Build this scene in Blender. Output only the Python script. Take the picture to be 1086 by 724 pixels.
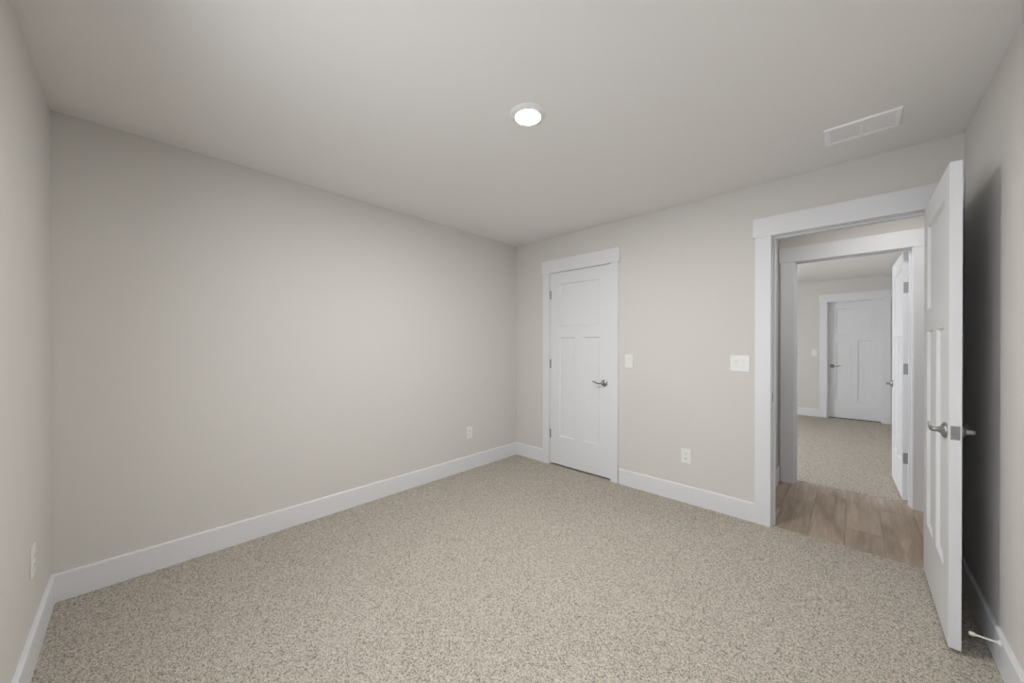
import bpy, bmesh, math, random
import numpy as np
from mathutils import Matrix, Vector

for o in list(bpy.data.objects):
    bpy.data.objects.remove(o, do_unlink=True)
S = bpy.context.scene
C = S.collection
PI = math.pi

# ------------------------------------------------------------------ camera
W, D, H = 3.311, 3.3903, 2.44           # main room: x 0..W, y -D..0, z 0..H
FL, CY = 380.865, 366.263               # focal length in px of a 1086 px wide frame, principal row
yaw, pit, rol = .7604, -.0013, .0016
f = Vector((-math.sin(yaw) * math.cos(pit), math.cos(yaw) * math.cos(pit), math.sin(pit)))
r = Vector((math.cos(yaw), math.sin(yaw), 0))
u = r.cross(f)
r2 = r * math.cos(rol) + u * math.sin(rol)
u2 = -r * math.sin(rol) + u * math.cos(rol)
cam = bpy.data.cameras.new('camera')
cam.sensor_width = 36
cam.lens = FL * 36 / 1086
cam.shift_y = (CY - 362) / 1086
cam.clip_start = .02
co = bpy.data.objects.new('camera', cam)
C.objects.link(co)
m = Matrix((r2, u2, -f)).transposed().to_4x4()
m.translation = Vector((2.8779, -3.1038, 1.2817))
co.matrix_world = m
S.camera = co

# ------------------------------------------------------------------ light and exposure
S.view_settings.view_transform = 'Standard'
S.view_settings.look = 'None'
S.view_settings.gamma = 1
S.view_settings.use_curve_mapping = False
S.view_settings.exposure = 0.04
wd = bpy.data.worlds.new('sky')
S.world = wd
wd.use_nodes = True
wb = wd.node_tree.nodes['Background']
wb.inputs[0].default_value = (.62, .74, .92, 1)
wb.inputs[1].default_value = 1.0

WIN = (1.36, 2.36, .75, 2.05)           # window in the front wall, behind the camera: x0 x1 z0 z1
FILL_WIN = (2.60, 3.20, .75, 2.05)           # narrower window added beside it to lift the shade behind the open door
WIN2 = (1.8, 3.3, .62, 2.05)            # window in the far bedroom's left wall: y0 y1 z0 z1
X2 = -.2                                # left side of the far bedroom
LAMP_E, HALL_E = 740.0, 145.0           # emission of the two ceiling light lenses


def daylight(name, loc, rot, sx, sy, watts, col, spread=PI):
    l = bpy.data.lights.new(name, 'AREA')
    l.shape = 'RECTANGLE'
    l.size, l.size_y = sx, sy
    l.energy = watts
    l.color = col
    l.spread = spread
    o = bpy.data.objects.new(name, l)
    C.objects.link(o)
    o.location = loc
    o.rotation_euler = rot
    return o


daylight('daylight_main_window', ((WIN[0] + WIN[1]) / 2, -D - .045, (WIN[2] + WIN[3]) / 2), (PI / 2 - .17, 0, 0),
         WIN[1] - WIN[0] - .1, WIN[3] - WIN[2] - .1, 15.0, (.95, .98, 1), 2.85)
daylight('fill_light_side_window', ((FILL_WIN[0] + FILL_WIN[1]) / 2, -D - .045, (FILL_WIN[2] + FILL_WIN[3]) / 2), (PI / 2 - .27, 0, 0),
         FILL_WIN[1] - FILL_WIN[0] - .1, FILL_WIN[3] - FILL_WIN[2] - .1, 3.2, (.95, .98, 1))  # added fill light, aimed at the shade behind the open door
daylight('daylight_far_window', (X2 - .045, (WIN2[0] + WIN2[1]) / 2, (WIN2[2] + WIN2[3]) / 2), (PI / 2 - .35, 0, -PI / 2),
         WIN2[1] - WIN2[0] - .1, WIN2[3] - WIN2[2] - .1, 76, (.95, .98, 1))

# ------------------------------------------------------------------ materials


def srgb(c):
    return tuple((x / 255 / 12.92 if x / 255 <= .04045 else ((x / 255 + .055) / 1.055) ** 2.4) for x in c) + (1,)


def mat(name, col, rough=.5, metal=0.0, spec=.5):
    k = bpy.data.materials.new(name)
    k.use_nodes = True
    b = k.node_tree.nodes['Principled BSDF']
    b.inputs['Base Color'].default_value = srgb(col)
    b.inputs['Roughness'].default_value = rough
    b.inputs['Metallic'].default_value = metal
    b.inputs['Specular IOR Level'].default_value = spec
    return k


def nd(k, t, **kw):
    n = k.node_tree.nodes.new(t)
    for a, v in kw.items():
        setattr(n, a, v)
    return n


def lk(k, a, b):
    k.node_tree.links.new(a, b)


def bump_noise(k, scale, strength, dist=.002, detail=2.0):
    tc = nd(k, 'ShaderNodeTexCoord')
    n = nd(k, 'ShaderNodeTexNoise')
    n.inputs['Scale'].default_value = scale
    n.inputs['Detail'].default_value = detail
    b = nd(k, 'ShaderNodeBump')
    b.inputs['Strength'].default_value = strength
    b.inputs['Distance'].default_value = dist
    lk(k, tc.outputs['Object'], n.inputs['Vector'])
    lk(k, n.outputs['Fac'], b.inputs['Height'])
    lk(k, b.outputs['Normal'], k.node_tree.nodes['Principled BSDF'].inputs['Normal'])


M = {}
M['wall'] = mat('greige_wall_paint', (220, 217, 213), .75, spec=.3)
bump_noise(M['wall'], 160, .12, .0015)
M['ceil'] = mat('ceiling_paint', (238, 236, 234), .9, spec=.2)
bump_noise(M['ceil'], 120, .15, .0015)
M['trim'] = mat('white_trim_paint', (232, 233, 236), .38, spec=.5)
bump_noise(M['trim'], 45, .02, .001)
M['door'] = mat('white_door_paint', (232, 233, 236), .4, spec=.5)
bump_noise(M['door'], 60, .03, .001)
M['plate'] = mat('white_switch_plastic', (238, 238, 236), .3)
bump_noise(M['plate'], 90, .01, .0005)
M['nickel'] = mat('satin_nickel', (165, 165, 165), .28, 1.0)
bump_noise(M['nickel'], 300, .03, .0003)
M['hinge'] = mat('brushed_nickel_hinge', (165, 165, 166), .45, 1.0)
bump_noise(M['hinge'], 300, .05, .0003)
M['dark'] = mat('dark_slot', (40, 38, 36), .7)
bump_noise(M['dark'], 100, .02)
M['rubber'] = mat('white_rubber_tip', (236, 230, 222), .5)
bump_noise(M['rubber'], 200, .03)
M['vent'] = mat('white_vent_enamel', (251, 251, 254), .35)
bump_noise(M['vent'], 90, .01)

for nm, st_ in (('lens', LAMP_E), ('hall_lens', HALL_E)):
    k = bpy.data.materials.new('lit_' + nm)
    k.use_nodes = True
    k.node_tree.nodes.remove(k.node_tree.nodes['Principled BSDF'])
    em = nd(k, 'ShaderNodeEmission')
    em.inputs['Color'].default_value = (1, .985, .965, 1)
    em.inputs['Strength'].default_value = st_
    lk(k, em.outputs[0], k.node_tree.nodes['Material Output'].inputs[0])
    M[nm] = k

k = mat('window_glass', (255, 255, 255), .02)
k.node_tree.nodes['Principled BSDF'].inputs['Transmission Weight'].default_value = 1
M['glass'] = k

# cut-pile carpet: flecked yarn, the colour belongs to the tufts
k = mat('flecked_beige_carpet', (180, 165, 150), .95, spec=.1)
tc = nd(k, 'ShaderNodeTexCoord')
wn = nd(k, 'ShaderNodeTexNoise')
wn.inputs['Scale'].default_value = 95
wn.inputs['Detail'].default_value = 3
mixv = nd(k, 'ShaderNodeVectorMath', operation='MULTIPLY_ADD')
mixv.inputs[1].default_value = (.005, .005, .005)
lk(k, tc.outputs['Object'], wn.inputs['Vector'])
lk(k, wn.outputs['Color'], mixv.inputs[0])
lk(k, tc.outputs['Object'], mixv.inputs[2])
vo = nd(k, 'ShaderNodeTexVoronoi')
vo.inputs['Scale'].default_value = 270
lk(k, mixv.outputs[0], vo.inputs['Vector'])
sep = nd(k, 'ShaderNodeSeparateColor')
lk(k, vo.outputs['Color'], sep.inputs[0])
ramp = nd(k, 'ShaderNodeValToRGB')
e = ramp.color_ramp.elements
e[0].position, e[0].color = .0, srgb((112, 102, 92))
e[1].position, e[1].color = .20, srgb((155, 148, 136))
for p, c in ((.45, (187, 180, 169)), (.75, (199, 192, 181)), (1.0, (217, 210, 199))):
    q = e.new(p)
    q.color = srgb(c)
lk(k, sep.outputs[0], ramp.inputs[0])
b = k.node_tree.nodes['Principled BSDF']
lk(k, ramp.outputs[0], b.inputs['Base Color'])
n2 = nd(k, 'ShaderNodeTexNoise')
n2.inputs['Scale'].default_value = 260
n2.inputs['Detail'].default_value = 3
lk(k, tc.outputs['Object'], n2.inputs['Vector'])
bp_ = nd(k, 'ShaderNodeBump')
bp_.inputs['Strength'].default_value = .6
bp_.inputs['Distance'].default_value = .004
lk(k, n2.outputs['Fac'], bp_.inputs['Height'])
lk(k, bp_.outputs['Normal'], b.inputs['Normal'])
M['carpet'] = k

# vinyl plank floor: boards run along y, each board its own tone and its own stretch of grain
k = mat('brown_oak_plank', (150, 130, 112), .45, spec=.35)
tc = nd(k, 'ShaderNodeTexCoord')
ge = nd(k, 'ShaderNodeNewGeometry')
off = nd(k, 'ShaderNodeMath', operation='MULTIPLY')
off.inputs[1].default_value = 37.0
lk(k, ge.outputs['Random Per Island'], off.inputs[0])
cb = nd(k, 'ShaderNodeCombineXYZ')
lk(k, off.outputs[0], cb.inputs['Y'])
lk(k, off.outputs[0], cb.inputs['Z'])
add = nd(k, 'ShaderNodeVectorMath', operation='ADD')
lk(k, tc.outputs['Object'], add.inputs[0])
lk(k, cb.outputs[0], add.inputs[1])


def grain(scale, detail, rough, dist):
    g_ = nd(k, 'ShaderNodeMapping')
    g_.inputs['Scale'].default_value = scale
    n_ = nd(k, 'ShaderNodeTexNoise')
    n_.inputs['Scale'].default_value = 1
    n_.inputs['Detail'].default_value = detail
    n_.inputs['Roughness'].default_value = rough
    n_.inputs['Distortion'].default_value = dist
    lk(k, add.outputs[0], g_.inputs['Vector'])
    lk(k, g_.outputs[0], n_.inputs['Vector'])
    return n_


g1 = grain((11, 1.3, 1), 4, .5, 1.0)      # broad figure
g2 = grain((120, 4, 1), 4, .6, .3)        # fine pores
mg = nd(k, 'ShaderNodeMath', operation='MULTIPLY_ADD')
mg.inputs[1].default_value = .45
lk(k, g2.outputs['Fac'], mg.inputs[0])
lk(k, g1.outputs['Fac'], mg.inputs[2])
rp = nd(k, 'ShaderNodeValToRGB')
e = rp.color_ramp.elements
e[0].position, e[0].color = .46, srgb((148, 130, 114))
e[1].position, e[1].color = 1.0, srgb((202, 184, 165))
q = e.new(.70)
q.color = srgb((172, 154, 136))
lk(k, mg.outputs[0], rp.inputs[0])
hs = nd(k, 'ShaderNodeHueSaturation')
mr = nd(k, 'ShaderNodeMapRange')
mr.inputs['To Min'].default_value = .82
mr.inputs['To Max'].default_value = 1.08
lk(k, ge.outputs['Random Per Island'], mr.inputs['Value'])
lk(k, mr.outputs[0], hs.inputs['Value'])
lk(k, rp.outputs[0], hs.inputs['Color'])
lk(k, hs.outputs[0], k.node_tree.nodes['Principled BSDF'].inputs['Base Color'])
M['wood'] = k

# ------------------------------------------------------------------ mesh helpers


def box(bm, x0, x1, y0, y1, z0, z1, bev=0.0):
    vs = [bm.verts.new(p) for p in ((x0, y0, z0), (x1, y0, z0), (x1, y1, z0), (x0, y1, z0),
                                    (x0, y0, z1), (x1, y0, z1), (x1, y1, z1), (x0, y1, z1))]
    fs = [bm.faces.new([vs[i] for i in q]) for q in ((0, 3, 2, 1), (4, 5, 6, 7), (0, 1, 5, 4), (1, 2, 6, 5), (2, 3, 7, 6), (3, 0, 4, 7))]
    if bev:
        es = list({e for q in fs for e in q.edges})
        bmesh.ops.bevel(bm, geom=es, offset=bev, segments=2, affect='EDGES', profile=.5)
    return bm


def lathe(bm, prof, axis='z', segs=40, origin=(0, 0, 0), sign=1):
    """prof: list of (radius, height) turned about an axis through origin."""
    rings = []
    for (rr, h) in prof:
        ring = []
        for i in range(segs):
            a = 2 * PI * i / segs
            p = (rr * math.cos(a), rr * math.sin(a), h * sign)
            if axis == 'y':
                p = (p[0], p[2], p[1])
            elif axis == 'x':
                p = (p[2], p[0], p[1])
            ring.append(bm.verts.new((p[0] + origin[0], p[1] + origin[1], p[2] + origin[2])))
        rings.append(ring)
    for a, b_ in zip(rings, rings[1:]):
        for i in range(segs):
            bm.faces.new((a[i], a[(i + 1) % segs], b_[(i + 1) % segs], b_[i]))
    bm.faces.new(list(reversed(rings[0])))
    bm.faces.new(rings[-1])
    bmesh.ops.recalc_face_normals(bm, faces=bm.faces[:])
    return bm


def tube(bm, pts, rad, flat=1.0, segs=14):
    """swept round bar through pts with a radius per point; flat squeezes it along the frame's second axis."""
    pts = [Vector(p) for p in pts]
    rings = []
    up = Vector((0, 0, 1))
    for i, p in enumerate(pts):
        t = (pts[min(i + 1, len(pts) - 1)] - pts[max(i - 1, 0)]).normalized()
        a = t.cross(up).normalized() if abs(t.dot(up)) < .95 else t.cross(Vector((1, 0, 0))).normalized()
        b_ = a.cross(t)
        rr = rad[i]
        rings.append([bm.verts.new(p + a * rr * flat * math.cos(2 * PI * j / segs) + b_ * rr * math.sin(2 * PI * j / segs)) for j in range(segs)])
    for a, b_ in zip(rings, rings[1:]):
        for j in range(segs):
            bm.faces.new((a[j], a[(j + 1) % segs], b_[(j + 1) % segs], b_[j]))
    bm.faces.new(list(reversed(rings[0])))
    bm.faces.new(rings[-1])
    bmesh.ops.recalc_face_normals(bm, faces=bm.faces[:])
    return bm


def smooth_path(ctrl, n=8):
    """Catmull-Rom through (x,y,z,r) control points."""
    out = []
    P = [ctrl[0]] + list(ctrl) + [ctrl[-1]]
    for i in range(1, len(P) - 2):
        for s in range(n):
            t = s / n
            out.append(tuple(.5 * (2 * P[i][q] + (P[i + 1][q] - P[i - 1][q]) * t + (2 * P[i - 1][q] - 5 * P[i][q] + 4 * P[i + 1][q] - P[i + 2][q]) * t * t
                                   + (3 * P[i][q] - P[i - 1][q] - 3 * P[i + 1][q] + P[i + 2][q]) * t ** 3) for q in range(4)))
    out.append(tuple(ctrl[-1]))
    return [p[:3] for p in out], [p[3] for p in out]


def obj(name, bm, mt, parent=None, smooth=False, loc=None):
    me = bpy.data.meshes.new(name)
    bm.to_mesh(me)
    bm.free()
    me.materials.append(mt)
    if smooth:
        for p in me.polygons:
            p.use_smooth = True
        try:
            me.set_sharp_from_angle(angle=math.radians(40))
        except Exception:
            pass
    o = bpy.data.objects.new(name, me)
    C.objects.link(o)
    if parent:
        o.parent = parent
    if loc:
        o.location = loc
    return o


def empty(name, loc, rz=0, label=None, cat=None, group=None, kind=None):
    o = bpy.data.objects.new(name, None)
    o.empty_display_size = .05
    C.objects.link(o)
    o.location = loc
    o.rotation_euler = (0, 0, rz)
    tag(o, label, cat, group, kind)
    return o


def tag(o, label=None, cat=None, group=None, kind=None):
    if label:
        o['label'] = label
    if cat:
        o['category'] = cat
    if group:
        o['group'] = group
    if kind:
        o['kind'] = kind
    return o


def struct(name, bm, mt, label, cat):
    return tag(obj(name, bm, mt), label, cat, kind='structure')


def boxes(*bs):
    bm = bmesh.new()
    for q in bs:
        box(bm, *q)
    return bm


# ------------------------------------------------------------------ setting: floors, walls, ceiling
T = .12
Y2 = 5.38                       # far bedroom: x X2..W2, y 1.23..Y2
W2 = 3.36
HY = 1.11                                # hall wall opposite the entry door
HX0, HX1 = 2.36, 5.2                     # hall ends
CL0, CL1 = .502, 1.212                   # closet opening
EN0, EN1 = 2.462, 3.206                  # entry opening
OP0, OP1 = 2.483, 3.209                  # far bedroom opening
FD0, FD1 = 2.542, 3.222                  # far closed door opening
HEAD = 2.053                             # head of every opening


def carpet(name, x0, x1, y0, y1, step, seed, label, extra=()):
    """a displaced pile surface, optionally with extra rectangles joined on the +y or -y side"""
    g = np.random.default_rng(seed)
    vs, fs, base = [], [], 0
    for (a0, a1, b0, b1) in ((x0, x1, y0, y1),) + tuple(extra):
        nx, ny = int(round((a1 - a0) / step)) + 1, int(round((b1 - b0) / step)) + 1
        X, Y = np.meshgrid(np.linspace(a0, a1, nx), np.linspace(b0, b1, ny), indexing='ij')
        n = g.standard_normal((nx, ny))
        s = n.copy()
        s = s + .25 * (np.roll(s, 1, 0) + np.roll(s, 1, 1))
        s = s / s.std()
        Zz = np.clip(s * .0016, -.004, .004)
        Xj = X + g.standard_normal((nx, ny)) * step * .12
        Yj = Y + g.standard_normal((nx, ny)) * step * .12
        vs.append(np.stack([Xj, Yj, Zz], -1).reshape(-1, 3))
        i = np.arange(nx * ny).reshape(nx, ny) + base
        fs.append(np.stack([i[:-1, :-1], i[1:, :-1], i[1:, 1:], i[:-1, 1:]], -1).reshape(-1, 4))
        base += nx * ny
    V, F = np.concatenate(vs), np.concatenate(fs)
    me = bpy.data.meshes.new(name)
    me.vertices.add(len(V))
    me.vertices.foreach_set('co', V.astype(np.float32).ravel())
    me.loops.add(F.size)
    me.loops.foreach_set('vertex_index', F.astype(np.int32).ravel())
    me.polygons.add(len(F))
    me.polygons.foreach_set('loop_start', np.arange(0, F.size, 4, dtype=np.int32))
    me.polygons.foreach_set('loop_total', np.full(len(F), 4, dtype=np.int32))
    me.update(calc_edges=True)
    me.validate()
    me.materials.append(M['carpet'])
    me.polygons.foreach_set('use_smooth', np.ones(len(F), dtype=bool))
    o = bpy.data.objects.new(name, me)
    C.objects.link(o)
    tag(o, label, 'floor', kind='structure')
    return o


carpet('floor', 0, W, -D, 0, .0042, 1, 'flecked beige carpet covering the floor of the empty bedroom',
       extra=((EN0 + .0, EN1, 0, .022), (CL0, CL1, 0, .10)))
carpet('floor_bedroom', X2, W2, 1.225, Y2, .009, 2, 'flecked beige carpet seen beyond the hall through two doorways',
       extra=((FD0, FD1, Y2, Y2 + .08),))
bm = bmesh.new()
pr_ = random.Random(4)
for i in range(-2, 14):
    x0, x1 = max(HX0, 2.650 + .187 * i), min(HX1, 2.650 + .187 * (i + 1))
    if x1 <= x0:
        continue
    y = {0: 1.0, 1: .355, 2: .9, -1: .72}.get(i, pr_.uniform(.2, 1.1))
    for a, b_ in ((.022, y), (y, 1.225)):
        box(bm, x0 + .0005, x1 - .0005, a + .0005, b_ - .0005, -.02, 0, .0012)
struct('floor_hall', bm, M['wood'], 'brown oak plank floor of the hall between the two carpets', 'floor')
struct('floor_slab', boxes((X2 - T, HX1 + T, -D - T, Y2 + T + .6, -.12, -.02)), M['dark'], 'concrete slab under the carpets and planks', 'floor')
struct('ceiling', boxes((X2 - T, HX1 + T, -D - T, Y2 + T + .6, H, H + .12)), M['ceil'], 'plain warm white ceiling above the room', 'ceiling')

Z0 = -.02
struct('wall_left', boxes((-T, 0, -D - T, HY, Z0, H)), M['wall'], 'blank greige wall with one outlet, left of the closet corner', 'wall')
bm = boxes((0, CL0 - .02, 0, T, Z0, H), (CL1 + .02, EN0 - .02, 0, T, Z0, H), (EN1 + .02, HX1, 0, T, Z0, H),
           (CL0 - .02, CL1 + .02, 0, T, HEAD + .02, H), (EN0 - .02, EN1 + .02, 0, T, HEAD + .02, H))
struct('wall_back', bm, M['wall'], 'greige wall holding the closet door and the open doorway', 'wall')
struct('wall_right', boxes((W, W + T, -D - T, 0, Z0, H)), M['wall'], 'greige wall behind the open door at the right edge', 'wall')
bm = boxes((0, WIN[0], -D - T, -D, Z0, H), (WIN[1], FILL_WIN[0], -D - T, -D, Z0, H), (FILL_WIN[1], W, -D - T, -D, Z0, H),
           *[q for w_ in (WIN, FILL_WIN) for q in ((w_[0], w_[1], -D - T, -D, Z0, w_[2]), (w_[0], w_[1], -D - T, -D, w_[3], H))])
struct('wall_front', bm, M['wall'], 'greige wall with a low outlet at the left edge', 'wall')
bm = boxes((X2 - T, OP0 - .02, HY, HY + T, Z0, H), (OP1 + .02, HX1, HY, HY + T, Z0, H), (OP0 - .02, OP1 + .02, HY, HY + T, HEAD + .02, H))
struct('wall_hall', bm, M['wall'], 'warm greige hall wall above and beside the second doorway', 'wall')
struct('wall_hall_end', boxes((HX0 - T, HX0, T, HY, Z0, H)), M['wall'], 'narrow strip of shaded hall end wall just inside the doorway', 'wall')
struct('wall_hall_far_end', boxes((HX1, HX1 + T, 0, HY + T, Z0, H)), M['wall'], 'right end wall of the hall, behind the open door', 'wall')
bm = boxes((X2 - T, FD0 - .02, Y2, Y2 + T, Z0, H), (FD1 + .02, W2 + T, Y2, Y2 + T, Z0, H), (FD0 - .02, FD1 + .02, Y2, Y2 + T, HEAD + .02, H))
struct('wall_bedroom_far', bm, M['wall'], 'farthest greige wall, holding the closed far door', 'wall')
bm = boxes((X2 - T, X2, HY + T, WIN2[0], Z0, H), (X2 - T, X2, WIN2[1], Y2, Z0, H), (X2 - T, X2, WIN2[0], WIN2[1], Z0, WIN2[2]), (X2 - T, X2, WIN2[0], WIN2[1], WIN2[3], H))
struct('wall_sky_block', boxes((FD0 - .3, FD1 + .3, Y2 + T + .5, Y2 + T + .6, Z0, H), (FD0 - .3, FD0 - .2, Y2 + T, Y2 + T + .5, Z0, H), (FD1 + .2, FD1 + .3, Y2 + T, Y2 + T + .5, Z0, H)), M['wall'], 'added unseen walls behind the far door, blocking sky light', 'wall')  # added walls stop sky light leaking under the far door
struct('wall_bedroom_left', bm, M['wall'], 'window wall of the room beyond the hall', 'wall')
struct('wall_bedroom_right', boxes((W2, W2 + T, HY + T, Y2, Z0, H)), M['wall'], 'right wall of the room beyond the hall, behind its open door', 'wall')


# ------------------------------------------------------------------ windows (behind the camera and out of sight round the corner)
def window(name, loc, rz, w, h, label):
    """opening in local x 0..w, z 0..h, wall depth y -T..0 (room at +y)"""
    t = empty(name, loc, rz, label, 'window', kind='structure')
    fr = obj('window_frame', boxes((0, .05, -.10, -.06, 0, h), (w - .05, w, -.10, -.06, 0, h), (.05, w - .05, -.10, -.06, 0, .05), (.05, w - .05, -.10, -.06, h - .05, h),
                                   (.05, w - .05, -.095, -.065, h / 2 - .02, h / 2 + .02)), M['trim'], t)
    obj('pane', boxes((.05, w - .05, -.083, -.079, .05, h / 2 - .02), (.05, w - .05, -.083, -.079, h / 2 + .02, h - .05)), M['glass'], fr)
    obj('window_sill', boxes((-.05, w + .05, -.06, .03, -.03, 0)), M['trim'], t)
    obj('casing', boxes((-.09, 0, 0, .018, 0, h), (w, w + .09, 0, .018, 0, h), (-.1, w + .1, 0, .022, h, h + .13)), M['trim'], t)
    return t


window('window_1', (WIN[0], -D, WIN[2]), 0, WIN[1] - WIN[0], WIN[3] - WIN[2], 'white framed window in the wall behind the camera')
window('fill_window', (FILL_WIN[0], -D, FILL_WIN[2]), 0, FILL_WIN[1] - FILL_WIN[0], FILL_WIN[3] - FILL_WIN[2], 'added narrower white framed window behind the camera, filling the shade behind the open door')  # added window, there only to carry the fill light
window('window_2', (X2, WIN2[1], WIN2[2]), -PI / 2, WIN2[1] - WIN2[0], WIN2[3] - WIN2[2], 'white framed window of the far room')

# ------------------------------------------------------------------ baseboards
BH, BT = .14, .015


def baseboard(name, a, b, label, mit=(0, 0)):
    """board from a to b along an axis, wall on the left hand when walking a -> b is behind it; room on the right"""
    a, b = Vector((a[0], a[1], 0)), Vector((b[0], b[1], 0))
    d = (b - a).normalized()
    n = Vector((d.y, -d.x, 0))           # towards the room
    prof = ((0, -.004), (BT, -.004), (BT, BH - .006), (BT - .0025, BH - .0015), (BT - .006, BH), (0, BH))
    bm = bmesh.new()
    rings = []
    for p, s, mm in ((a, 1, mit[0]), (b, -1, mit[1])):
        rings.append([bm.verts.new(p + n * q[0] + d * s * q[0] * mm + Vector((0, 0, q[1]))) for q in prof])
    k_ = len(prof)
    for i in range(k_):
        bm.faces.new((rings[0][i], rings[1][i], rings[1][(i + 1) % k_], rings[0][(i + 1) % k_]))
    bm.faces.new(rings[0])
    bm.faces.new(list(reversed(rings[1])))
    bmesh.ops.recalc_face_normals(bm, faces=bm.faces[:])
    return struct(name, bm, M['trim'], label, 'baseboard')


CAS = .089
baseboard('baseboard_left', (0, -D), (0, 0), 'white baseboard along the long blank left wall', (1, 1))
baseboard('baseboard_back', (0, 0), (CL0 - .01 - CAS, 0), 'short white baseboard between the room corner and the closet casing', (1, 0))
baseboard('baseboard_back_middle', (CL1 + .007 + CAS - .005, 0), (EN0 - .005 - CAS - .005, 0), 'white baseboard between the closet door and the open doorway')
baseboard('baseboard_right', (W, 0), (W, -D), 'white baseboard behind the open door on the right wall', (0, 1))
baseboard('baseboard_front', (W, -D), (0, -D), 'white baseboard below the outlet at the left edge', (1, 1))
baseboard('baseboard_hall', (HX0, T + .02), (HX0, HY), 'small white baseboard on the hall end wall', (0, 0))
baseboard('baseboard_bedroom', (X2, Y2), (FD0 - .01 - CAS, Y2), 'white baseboard left of the closed far door')


# ------------------------------------------------------------------ door trims
def door_trim(name, x0, x1, yf, d, sides, label, wl=CAS, wr=CAS, hl=.013, hr=.013, stop=None, hall_side=True, zf=-.004):
    """x0,x1 jamb faces; yf: the wall face the casing sits on, d = -1 casing projects to -y. Jamb runs through the wall to yf - d*T."""
    t = empty(name, ((x0 + x1) / 2, yf, 0), 0, label, 'door trim', kind='structure')
    cx = (x0 + x1) / 2

    def L(bm):
        bmesh.ops.translate(bm, verts=bm.verts[:], vec=(-cx, -yf, 0))
        return bm

    rv = .006
    y0, y1 = sorted((yf, yf + d * .018))
    for (a, b_) in ((x0 - rv - wl, x0 - rv), (x1 + rv, x1 + rv + wr)):
        obj('side_casing', L(box(bmesh.new(), a, b_, y0, y1, zf, HEAD + .002, .0012)), M['trim'], t)
    y0, y1 = sorted((yf, yf + d * .023))
    obj('head_casing', L(box(bmesh.new(), x0 - rv - wl - hl, x1 + rv + wr + hr, y0, y1, HEAD + .002, HEAD + .137, .0012)), M['trim'], t)
    y0, y1 = sorted((yf, yf - d * T))
    obj('jamb', L(boxes((x0 - .02, x0, y0, y1, zf, HEAD + .02), (x1, x1 + .02, y0, y1, zf, HEAD + .02), (x0, x1, y0, y1, HEAD, HEAD + .02))), M['trim'], t)
    if stop:
        s0, s1 = sorted((yf - d * stop[0], yf - d * stop[1]))
        obj('stop_strip', L(boxes((x0, x0 + .012, s0, s1, zf, HEAD), (x1 - .012, x1, s0, s1, zf, HEAD), (x0 + .012, x1 - .012, s0, s1, HEAD - .012, HEAD))), M['trim'], t)
    return t


door_trim('trim_1', CL0, CL1, 0, -1, 1, 'white craftsman casing and jamb around the closed closet door', wl=CAS, wr=CAS - .012, stop=(.037, .07))
t2 = door_trim('trim_2', EN0, EN1, 0, -1, 1, 'white casing and jamb of the near open doorway', wl=CAS + .006, wr=W - EN1 - .008, hr=0.0, stop=(.037, .075))
o = obj('strike_plate', boxes((-.0005, .0012, .004, .032, .885, .945)), M['hinge'], t2)
o.location = (EN0 - (EN0 + EN1) / 2, 0, 0)
o['label'] = 'satin nickel strike plate on the jamb'
door_trim('trim_3', OP0, OP1, HY, -1, 1, 'white casing and jamb of the second doorway across the hall', wl=CAS + .01, wr=CAS, hl=.011, stop=(.045, .083), zf=0)
door_trim('trim_4', FD0, FD1, Y2, -1, 1, 'white casing around the closed far door', wl=CAS + .012, wr=CAS, stop=(.045, .08))


# ------------------------------------------------------------------ doors
TH = .035


def slab_frame(w, h, zs, st, mu, dep=.012, bev=.010):
    """stiles and rails with bevelled openings on both faces; zs = (bottom rail top, lock rail bottom, lock rail top, top rail bottom)"""
    z0, z1, z2, z3 = zs
    m0, m1 = w / 2 - mu / 2, w / 2 + mu / 2
    solid = ((0, st, 0, h), (w - st, w, 0, h), (st, w - st, 0, z0), (m0, m1, z0, z1), (st, w - st, z1, z2), (st, w - st, z3, h))
    holes = ((st, m0, z0, z1), (m1, w - st, z0, z1), (st, w - st, z2, z3))
    bm = bmesh.new()

    def quad(*p):
        bm.faces.new([bm.verts.new(q) for q in p])

    for y, s in ((0, 1), (TH, -1)):
        for a, b_, c, d in solid:
            q = [(a, y, c), (b_, y, c), (b_, y, d), (a, y, d)]
            quad(*(q if s > 0 else q[::-1]))
        for a, b_, c, d in holes:
            yi = y + s * dep
            o4 = [(a, y, c), (b_, y, c), (b_, y, d), (a, y, d)]
            i4 = [(a + bev, yi, c + bev), (b_ - bev, yi, c + bev), (b_ - bev, yi, d - bev), (a + bev, yi, d - bev)]
            for i in range(4):
                j = (i + 1) % 4
                q = (o4[i], o4[j], i4[j], i4[i])
                quad(*(q if s > 0 else q[::-1]))
    quad((0, 0, 0), (0, 0, h), (0, TH, h), (0, TH, 0))
    quad((w, 0, 0), (w, TH, 0), (w, TH, h), (w, 0, h))
    quad((0, 0, h), (w, 0, h), (w, TH, h), (0, TH, h))
    quad((0, 0, 0), (0, TH, 0), (w, TH, 0), (w, 0, 0))
    bmesh.ops.remove_doubles(bm, verts=bm.verts[:], dist=1e-5)
    return bm, [(a + bev, b_ - bev, c + bev, d - bev) for a, b_, c, d in holes]


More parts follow.
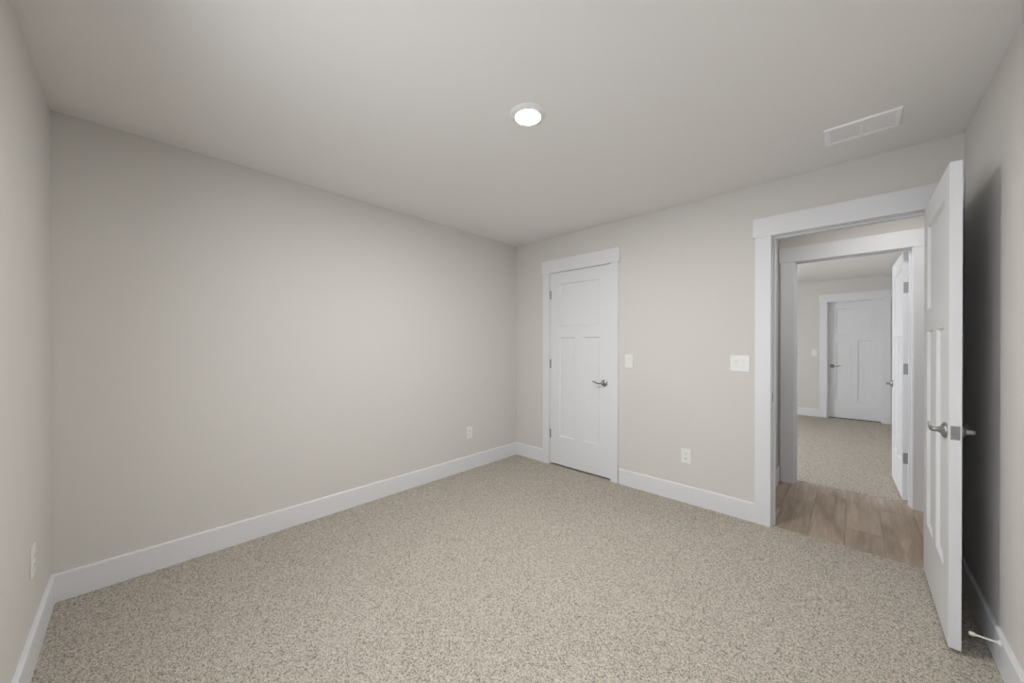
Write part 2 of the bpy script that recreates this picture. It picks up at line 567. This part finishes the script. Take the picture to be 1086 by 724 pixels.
def lever(parent, x, z, face, hinge_dir=-1):
    """lever handle on a door face; face = -1 on local y=0 looking to -y, +1 on local y=TH"""
    y = 0 if face < 0 else TH
    s = face
    h = hinge_dir
    root = empty('lever_handle', (x, y, z))
    root.parent = parent
    root['label'] = 'satin nickel lever handle'
    bm = lathe(bmesh.new(), ((.033, 0), (.033, .004), (.031, .008), (.025, .012), (.0165, .0155), (.014, .018), (.014, .022)), 'y', 40, sign=s)
    obj('rosette', bm, M['nickel'], root, True)
    ctrl = [(0, .018, 0, .0105), (0, .030, 0, .0105), (.003 * h, .037, 0, .0110), (.016 * h, .0405, -.001, .0098), (.038 * h, .041, -.0035, .0078),
            (.060 * h, .0405, -.0015, .0072), (.080 * h, .0395, .0055, .0074), (.096 * h, .0385, .0100, .0076), (.107 * h, .037, .0095, .0060), (.112 * h, .036, .0085, .0030)]
    P, Rr = smooth_path([(a, b_ * s, c, d) for a, b_, c, d in ctrl], 6)
    obj('lever', tube(bmesh.new(), P, Rr, .72, 16), M['nickel'], root, True)
    return root


def hinge(parent, x, y, z, leaf_door, leaf_jamb, hh=.089):
    """knuckle at (x, y); each leaf is a box (x0,x1,y0,y1) relative to it"""
    root = empty('hinge', (x, y, z))
    root.parent = parent
    root['label'] = 'brushed nickel butt hinge'
    bm = bmesh.new()
    for i in range(3):
        a = -hh / 2 + i * hh / 3
        lathe(bm, ((.0072, a + .0006), (.0072, a + hh / 3 - .0006)), 'z', 16)
    lathe(bm, ((.004, hh / 2), (.0052, hh / 2 + .002), (.003, hh / 2 + .005)), 'z', 16)
    obj('knuckle', bm, M['hinge'], root, True)
    for nm, lf in (('leaf', leaf_door), ('leaf', leaf_jamb)):
        if lf:
            obj(nm, box(bmesh.new(), lf[0], lf[1], lf[2], lf[3], -hh / 2, hh / 2), M['hinge'], root)
    return root


HZ = (.33, 1.08, 1.82)


def door(name, loc, rz, w, label, zb=.016, faces=(-1,), hinge_y=-.0062, h=2.032, latch=True, st=.115, hinged='closed', hs=HZ):
    root = empty(name, loc, rz, label, 'door', kind='structure')
    bm, pan = slab_frame(w, h, (.295, 1.345, 1.462, 1.912), st, .096)
    obj('frame', bm, M['door'], root)
    for a, b_, c, d in pan:
        obj('panel', boxes((a - .002, b_ + .002, .012, TH - .012, c - .002, d + .002)), M['door'], root)
    for s in faces:
        lever(root, w - .060, .918 - zb, s)
    if latch:
        lp = obj('latch_plate', boxes((w - .0005, w + .0012, TH / 2 - .0127, TH / 2 + .0127, .918 - zb - .0285, .918 - zb + .0285)), M['hinge'], root)
        lp['label'] = 'satin nickel latch plate on the door edge'
        bm = bmesh.new()
        box(bm, w + .001, w + .009, TH / 2 - .007, TH / 2 + .007, .918 - zb - .009, .918 - zb + .009, .002)
        obj('latch_bolt', bm, M['nickel'], lp)
        for zz in (-.021, .021):
            obj('screw', lathe(bmesh.new(), ((.0035, .001), (.003, .0022)), 'x', 14, origin=(w, TH / 2, .918 - zb + zz)), M['nickel'], lp)
    for z in hs:
        if hinged == 'closed':
            hinge(root, -.0015, hinge_y, z - zb, (.001, .006, .0055, .030), None)
        elif hinged == 'open':           # swung 90 degrees: the door leaf lies on the hinge edge, the jamb leaf on the jamb
            yy = TH if hinge_y > 0 else 0
            sg = 1 if hinge_y > 0 else -1
            k0, k1 = sorted((-.003 * sg, -.033 * sg))
            hinge(root, -.006, yy + sg * .0045, z - zb, (.0042, .006, k0, k1), None)
    return root


door('door_1', (CL0 + .003, .001, .0), 0, CL1 - CL0 - .006, 'closed white three panel closet door near the room corner', zb=.018).location.z = .018
d = door('door_2', (3.168, -.013, .018), -PI / 2, .735, 'open white three panel door swung against the right wall', faces=(-1, 1), hinged='open', hinge_y=.005, zb=.018)
d = door('door_3', (3.205, 1.240, .018), PI / 2 + .028, .735, 'open white door standing edge on inside the second doorway', faces=(1,), hinged='none', zb=.018)
for z in (.361, 1.09, 1.757):
    # mortised leaves on the hinge edge and on the jamb, both facing back towards the near room
    hinge(d, -.0056, -.0030, z - .018, (.0036, .0058, .0035, .0345), None)
d = door('door_4', (FD1 - .003, Y2 + .08 + TH, .014), PI, FD1 - FD0 - .006, 'closed white three panel door on the far wall beyond the hall', faces=(1,), hinged='none', latch=False, zb=.014)

# ------------------------------------------------------------------ wall plates


def rot_to(n):
    """z rotation that turns local -y (a plate's front) to the wall normal n"""
    return {'-y': 0, '+x': PI / 2, '+y': PI, '-x': -PI / 2}[n]


def plate_bm(w, h):
    bm = bmesh.new()
    box(bm, -w / 2, w / 2, -.0062, 0, -h / 2, h / 2, .0022)
    return bm


def switch(loc, n, gangs, w, h, label):
    t = empty('light_switch', loc, rot_to(n), label, 'light switch')
    obj('plate', plate_bm(w, h), M['plate'], t)
    for i in range(gangs):
        cx = (i - (gangs - 1) / 2) * .046
        bm = bmesh.new()
        box(bm, cx - .0165, cx + .0165, -.0075, -.004, -.0335, .0335, .001)
        obj('rocker_frame', bm, M['plate'], t)
        bm = bmesh.new()
        vs = [bm.verts.new(p) for p in ((cx - .0145, -.0075, -.031), (cx + .0145, -.0075, -.031), (cx + .0145, -.0078, 0), (cx - .0145, -.0078, 0), (cx + .0145, -.0115, .031), (cx - .0145, -.0115, .031),
                                        (cx - .0145, -.006, -.031), (cx + .0145, -.006, -.031), (cx + .0145, -.006, .031), (cx - .0145, -.006, .031))]
        for q in ((0, 1, 2, 3), (3, 2, 4, 5), (6, 7, 1, 0), (5, 4, 8, 9), (0, 3, 5, 9, 6), (1, 7, 8, 4, 2), (6, 9, 8, 7)):
            bm.faces.new([vs[k_] for k_ in q])
        obj('rocker', bm, M['plate'], t)
        for zz in (-.048, .048):
            obj('screw', lathe(bmesh.new(), ((.0033, .006), (.0028, .0069)), 'y', 14, origin=(cx, 0, zz), sign=-1), M['plate'], t, True)
    return t


def outlet(loc, n, label, w=.076, h=.12):
    t = empty('wall_outlet', loc, rot_to(n), label, 'outlet', 'white duplex outlets low on the bedroom walls')
    obj('plate', plate_bm(w, h), M['plate'], t)
    for zc in (-.0195, .0195):
        bm = bmesh.new()
        # rounded receptacle face: circle cut flat at top and bottom
        pts = []
        for i in range(32):
            a = 2 * PI * i / 32
            pts.append((.0172 * math.cos(a), max(-.0142, min(.0142, .0172 * math.sin(a)))))
        for y in (-.0078, -.005):
            for (px, pz) in pts:
                bm.verts.new((px, y, pz + zc))
        bm.verts.ensure_lookup_table()
        bm.faces.new([bm.verts[i] for i in range(32)])
        for i in range(32):
            j = (i + 1) % 32
            bm.faces.new((bm.verts[j], bm.verts[i], bm.verts[32 + i], bm.verts[32 + j]))
        bmesh.ops.recalc_face_normals(bm, faces=bm.faces[:])
        rc = obj('receptacle', bm, M['plate'], t)
        bm = boxes((-.0075, -.0052, -.0082, -.0076, zc - .001, zc + .008), (.0052, .0075, -.0082, -.0076, zc - .0002, zc + .0072))
        lathe(bm, ((.0026, .0076), (.0026, .0082)), 'y', 14, origin=(0, 0, zc - .0075), sign=-1)
        so = obj('slots', bm, M['dark'], rc)
    bm = bmesh.new()
    lathe(bm, ((.0035, .006), (.003, .0072)), 'y', 16, sign=-1)
    obj('screw', bm, M['plate'], t, True)
    return t


switch((1.397, 0, 1.138), '-y', 1, .078, .122, 'white single rocker switch just right of the closet door')
switch((2.265, 0, 1.147), '-y', 2, .125, .122, 'white double rocker switch left of the open doorway')
switch((2.362, Y2, 1.15), '-y', 1, .078, .122, 'small white single switch beside the closed far door')
outlet((1.889, 0, .379), '-y', 'white duplex outlet below the double switch, between closet and doorway')
outlet((0, -.719, .379), '+x', 'white duplex outlet low on the blank left wall near the corner')
outlet((.470, -D, .405), '+y', 'white duplex outlet at the left edge above the baseboard, seen nearly edge on')

# ------------------------------------------------------------------ ceiling lights


def ceiling_light(loc, label, lens='lens'):
    t = empty('ceiling_light', loc, 0, label, 'ceiling light')
    bm = lathe(bmesh.new(), ((.0895, 0), (.0895, -.003), (.086, -.007), (.075, -.0125), (.064, -.0165), (.0610, -.0165), (.0610, -.010)), 'z', 64)
    obj('trim_ring', bm, M['plate'], t, True)
    bm = lathe(bmesh.new(), ((.0609, -.011), (.0609, -.0155), (.055, -.0168), (.03, -.0175), (.002, -.0177)), 'z', 64)
    obj('lens', bm, M[lens], t, True)
    return t


ceiling_light((1.690, -1.742, H), 'round white recessed ceiling light, lit, in the middle of the ceiling')
ceiling_light((3.12, .45, H), 'lit round hall ceiling light, hidden above the open doorway head casing', 'hall_lens')

# ------------------------------------------------------------------ ceiling vent
VW, VD = .296, .206
t = empty('ceiling_vent', (2.905, -.443, H), 0, 'white rectangular air vent in the ceiling above the open door', 'air vent')
fx, fy = .026, .022
bm = bmesh.new()
ro = [bm.verts.new((sx * VW / 2, sy * VD / 2, 0)) for sx, sy in ((-1, -1), (1, -1), (1, 1), (-1, 1))]
rm = [bm.verts.new((sx * (VW / 2 - .005), sy * (VD / 2 - .005), -.0085)) for sx, sy in ((-1, -1), (1, -1), (1, 1), (-1, 1))]
ri = [bm.verts.new((sx * (VW / 2 - fx), sy * (VD / 2 - fy), -.0070)) for sx, sy in ((-1, -1), (1, -1), (1, 1), (-1, 1))]
rb = [bm.verts.new((sx * (VW / 2 - fx), sy * (VD / 2 - fy), -.0010)) for sx, sy in ((-1, -1), (1, -1), (1, 1), (-1, 1))]
for p_, q_ in ((ro, rm), (rm, ri), (ri, rb), (rb, ro)):
    for i in range(4):
        j = (i + 1) % 4
        bm.faces.new((p_[i], q_[i], q_[j], p_[j]))
bmesh.ops.recalc_face_normals(bm, faces=bm.faces[:])
obj('frame', bm, M['vent'], t)
obj('center_bar', boxes((-.006, .006, -VD / 2 + fy, VD / 2 - fy, -.0078, -.001)), M['vent'], t)
for a, b_ in ((-VW / 2 + fx, -.006), (.006, VW / 2 - fx)):
    bm = bmesh.new()
    n = 15
    for i in range(n):
        x = a + (i + .5) * (b_ - a) / n
        s = 1 if a < 0 else -1
        y0, y1 = -VD / 2 + fy, VD / 2 - fy
        vs = [bm.verts.new(p) for p in ((x - .0034 * s, y0, -.0048), (x - .0034 * s, y1, -.0048), (x + .0034 * s, y1, -.0034), (x + .0034 * s, y0, -.0034),
                                        (x - .0033 * s, y0, -.0038), (x - .0033 * s, y1, -.0038), (x + .0035 * s, y1, -.0024), (x + .0035 * s, y0, -.0024))]
        for q in ((0, 1, 2, 3), (7, 6, 5, 4), (0, 4, 5, 1), (2, 6, 7, 3), (1, 5, 6, 2), (0, 3, 7, 4)):
            bm.faces.new([vs[k_] for k_ in q])
    bmesh.ops.recalc_face_normals(bm, faces=bm.faces[:])
    obj('louvers', bm, M['vent'], t)
obj('damper', boxes((-VW / 2 + fx, VW / 2 - fx, -VD / 2 + fy, VD / 2 - fy, -.0006, 0)), M['vent'], t)
for sx in (-1, 1):
    obj('screw', lathe(bmesh.new(), ((.004, -.0072), (.0035, -.0090), (.001, -.0095)), 'z', 16, origin=(sx * (VW / 2 - .011), 0, 0)), M['vent'], t, True)

# ------------------------------------------------------------------ door stop on the right baseboard
t = empty('door_stop', (W - BT, -.771, .119), 0, 'white rod door stop on the baseboard behind the open door', 'door stop')
obj('base', lathe(bmesh.new(), ((.0115, 0), (.0115, .003), (.008, .006), (.0045, .008)), 'x', 24, sign=-1), M['plate'], t, True)
obj('rod', lathe(bmesh.new(), ((.0034, .006), (.0034, .062)), 'x', 16, sign=-1), M['plate'], t, True)
obj('rubber_tip', lathe(bmesh.new(), ((.0055, .060), (.0075, .063), (.0075, .072), (.006, .076), (.002, .077)), 'x', 20, sign=-1), M['rubber'], t, True)
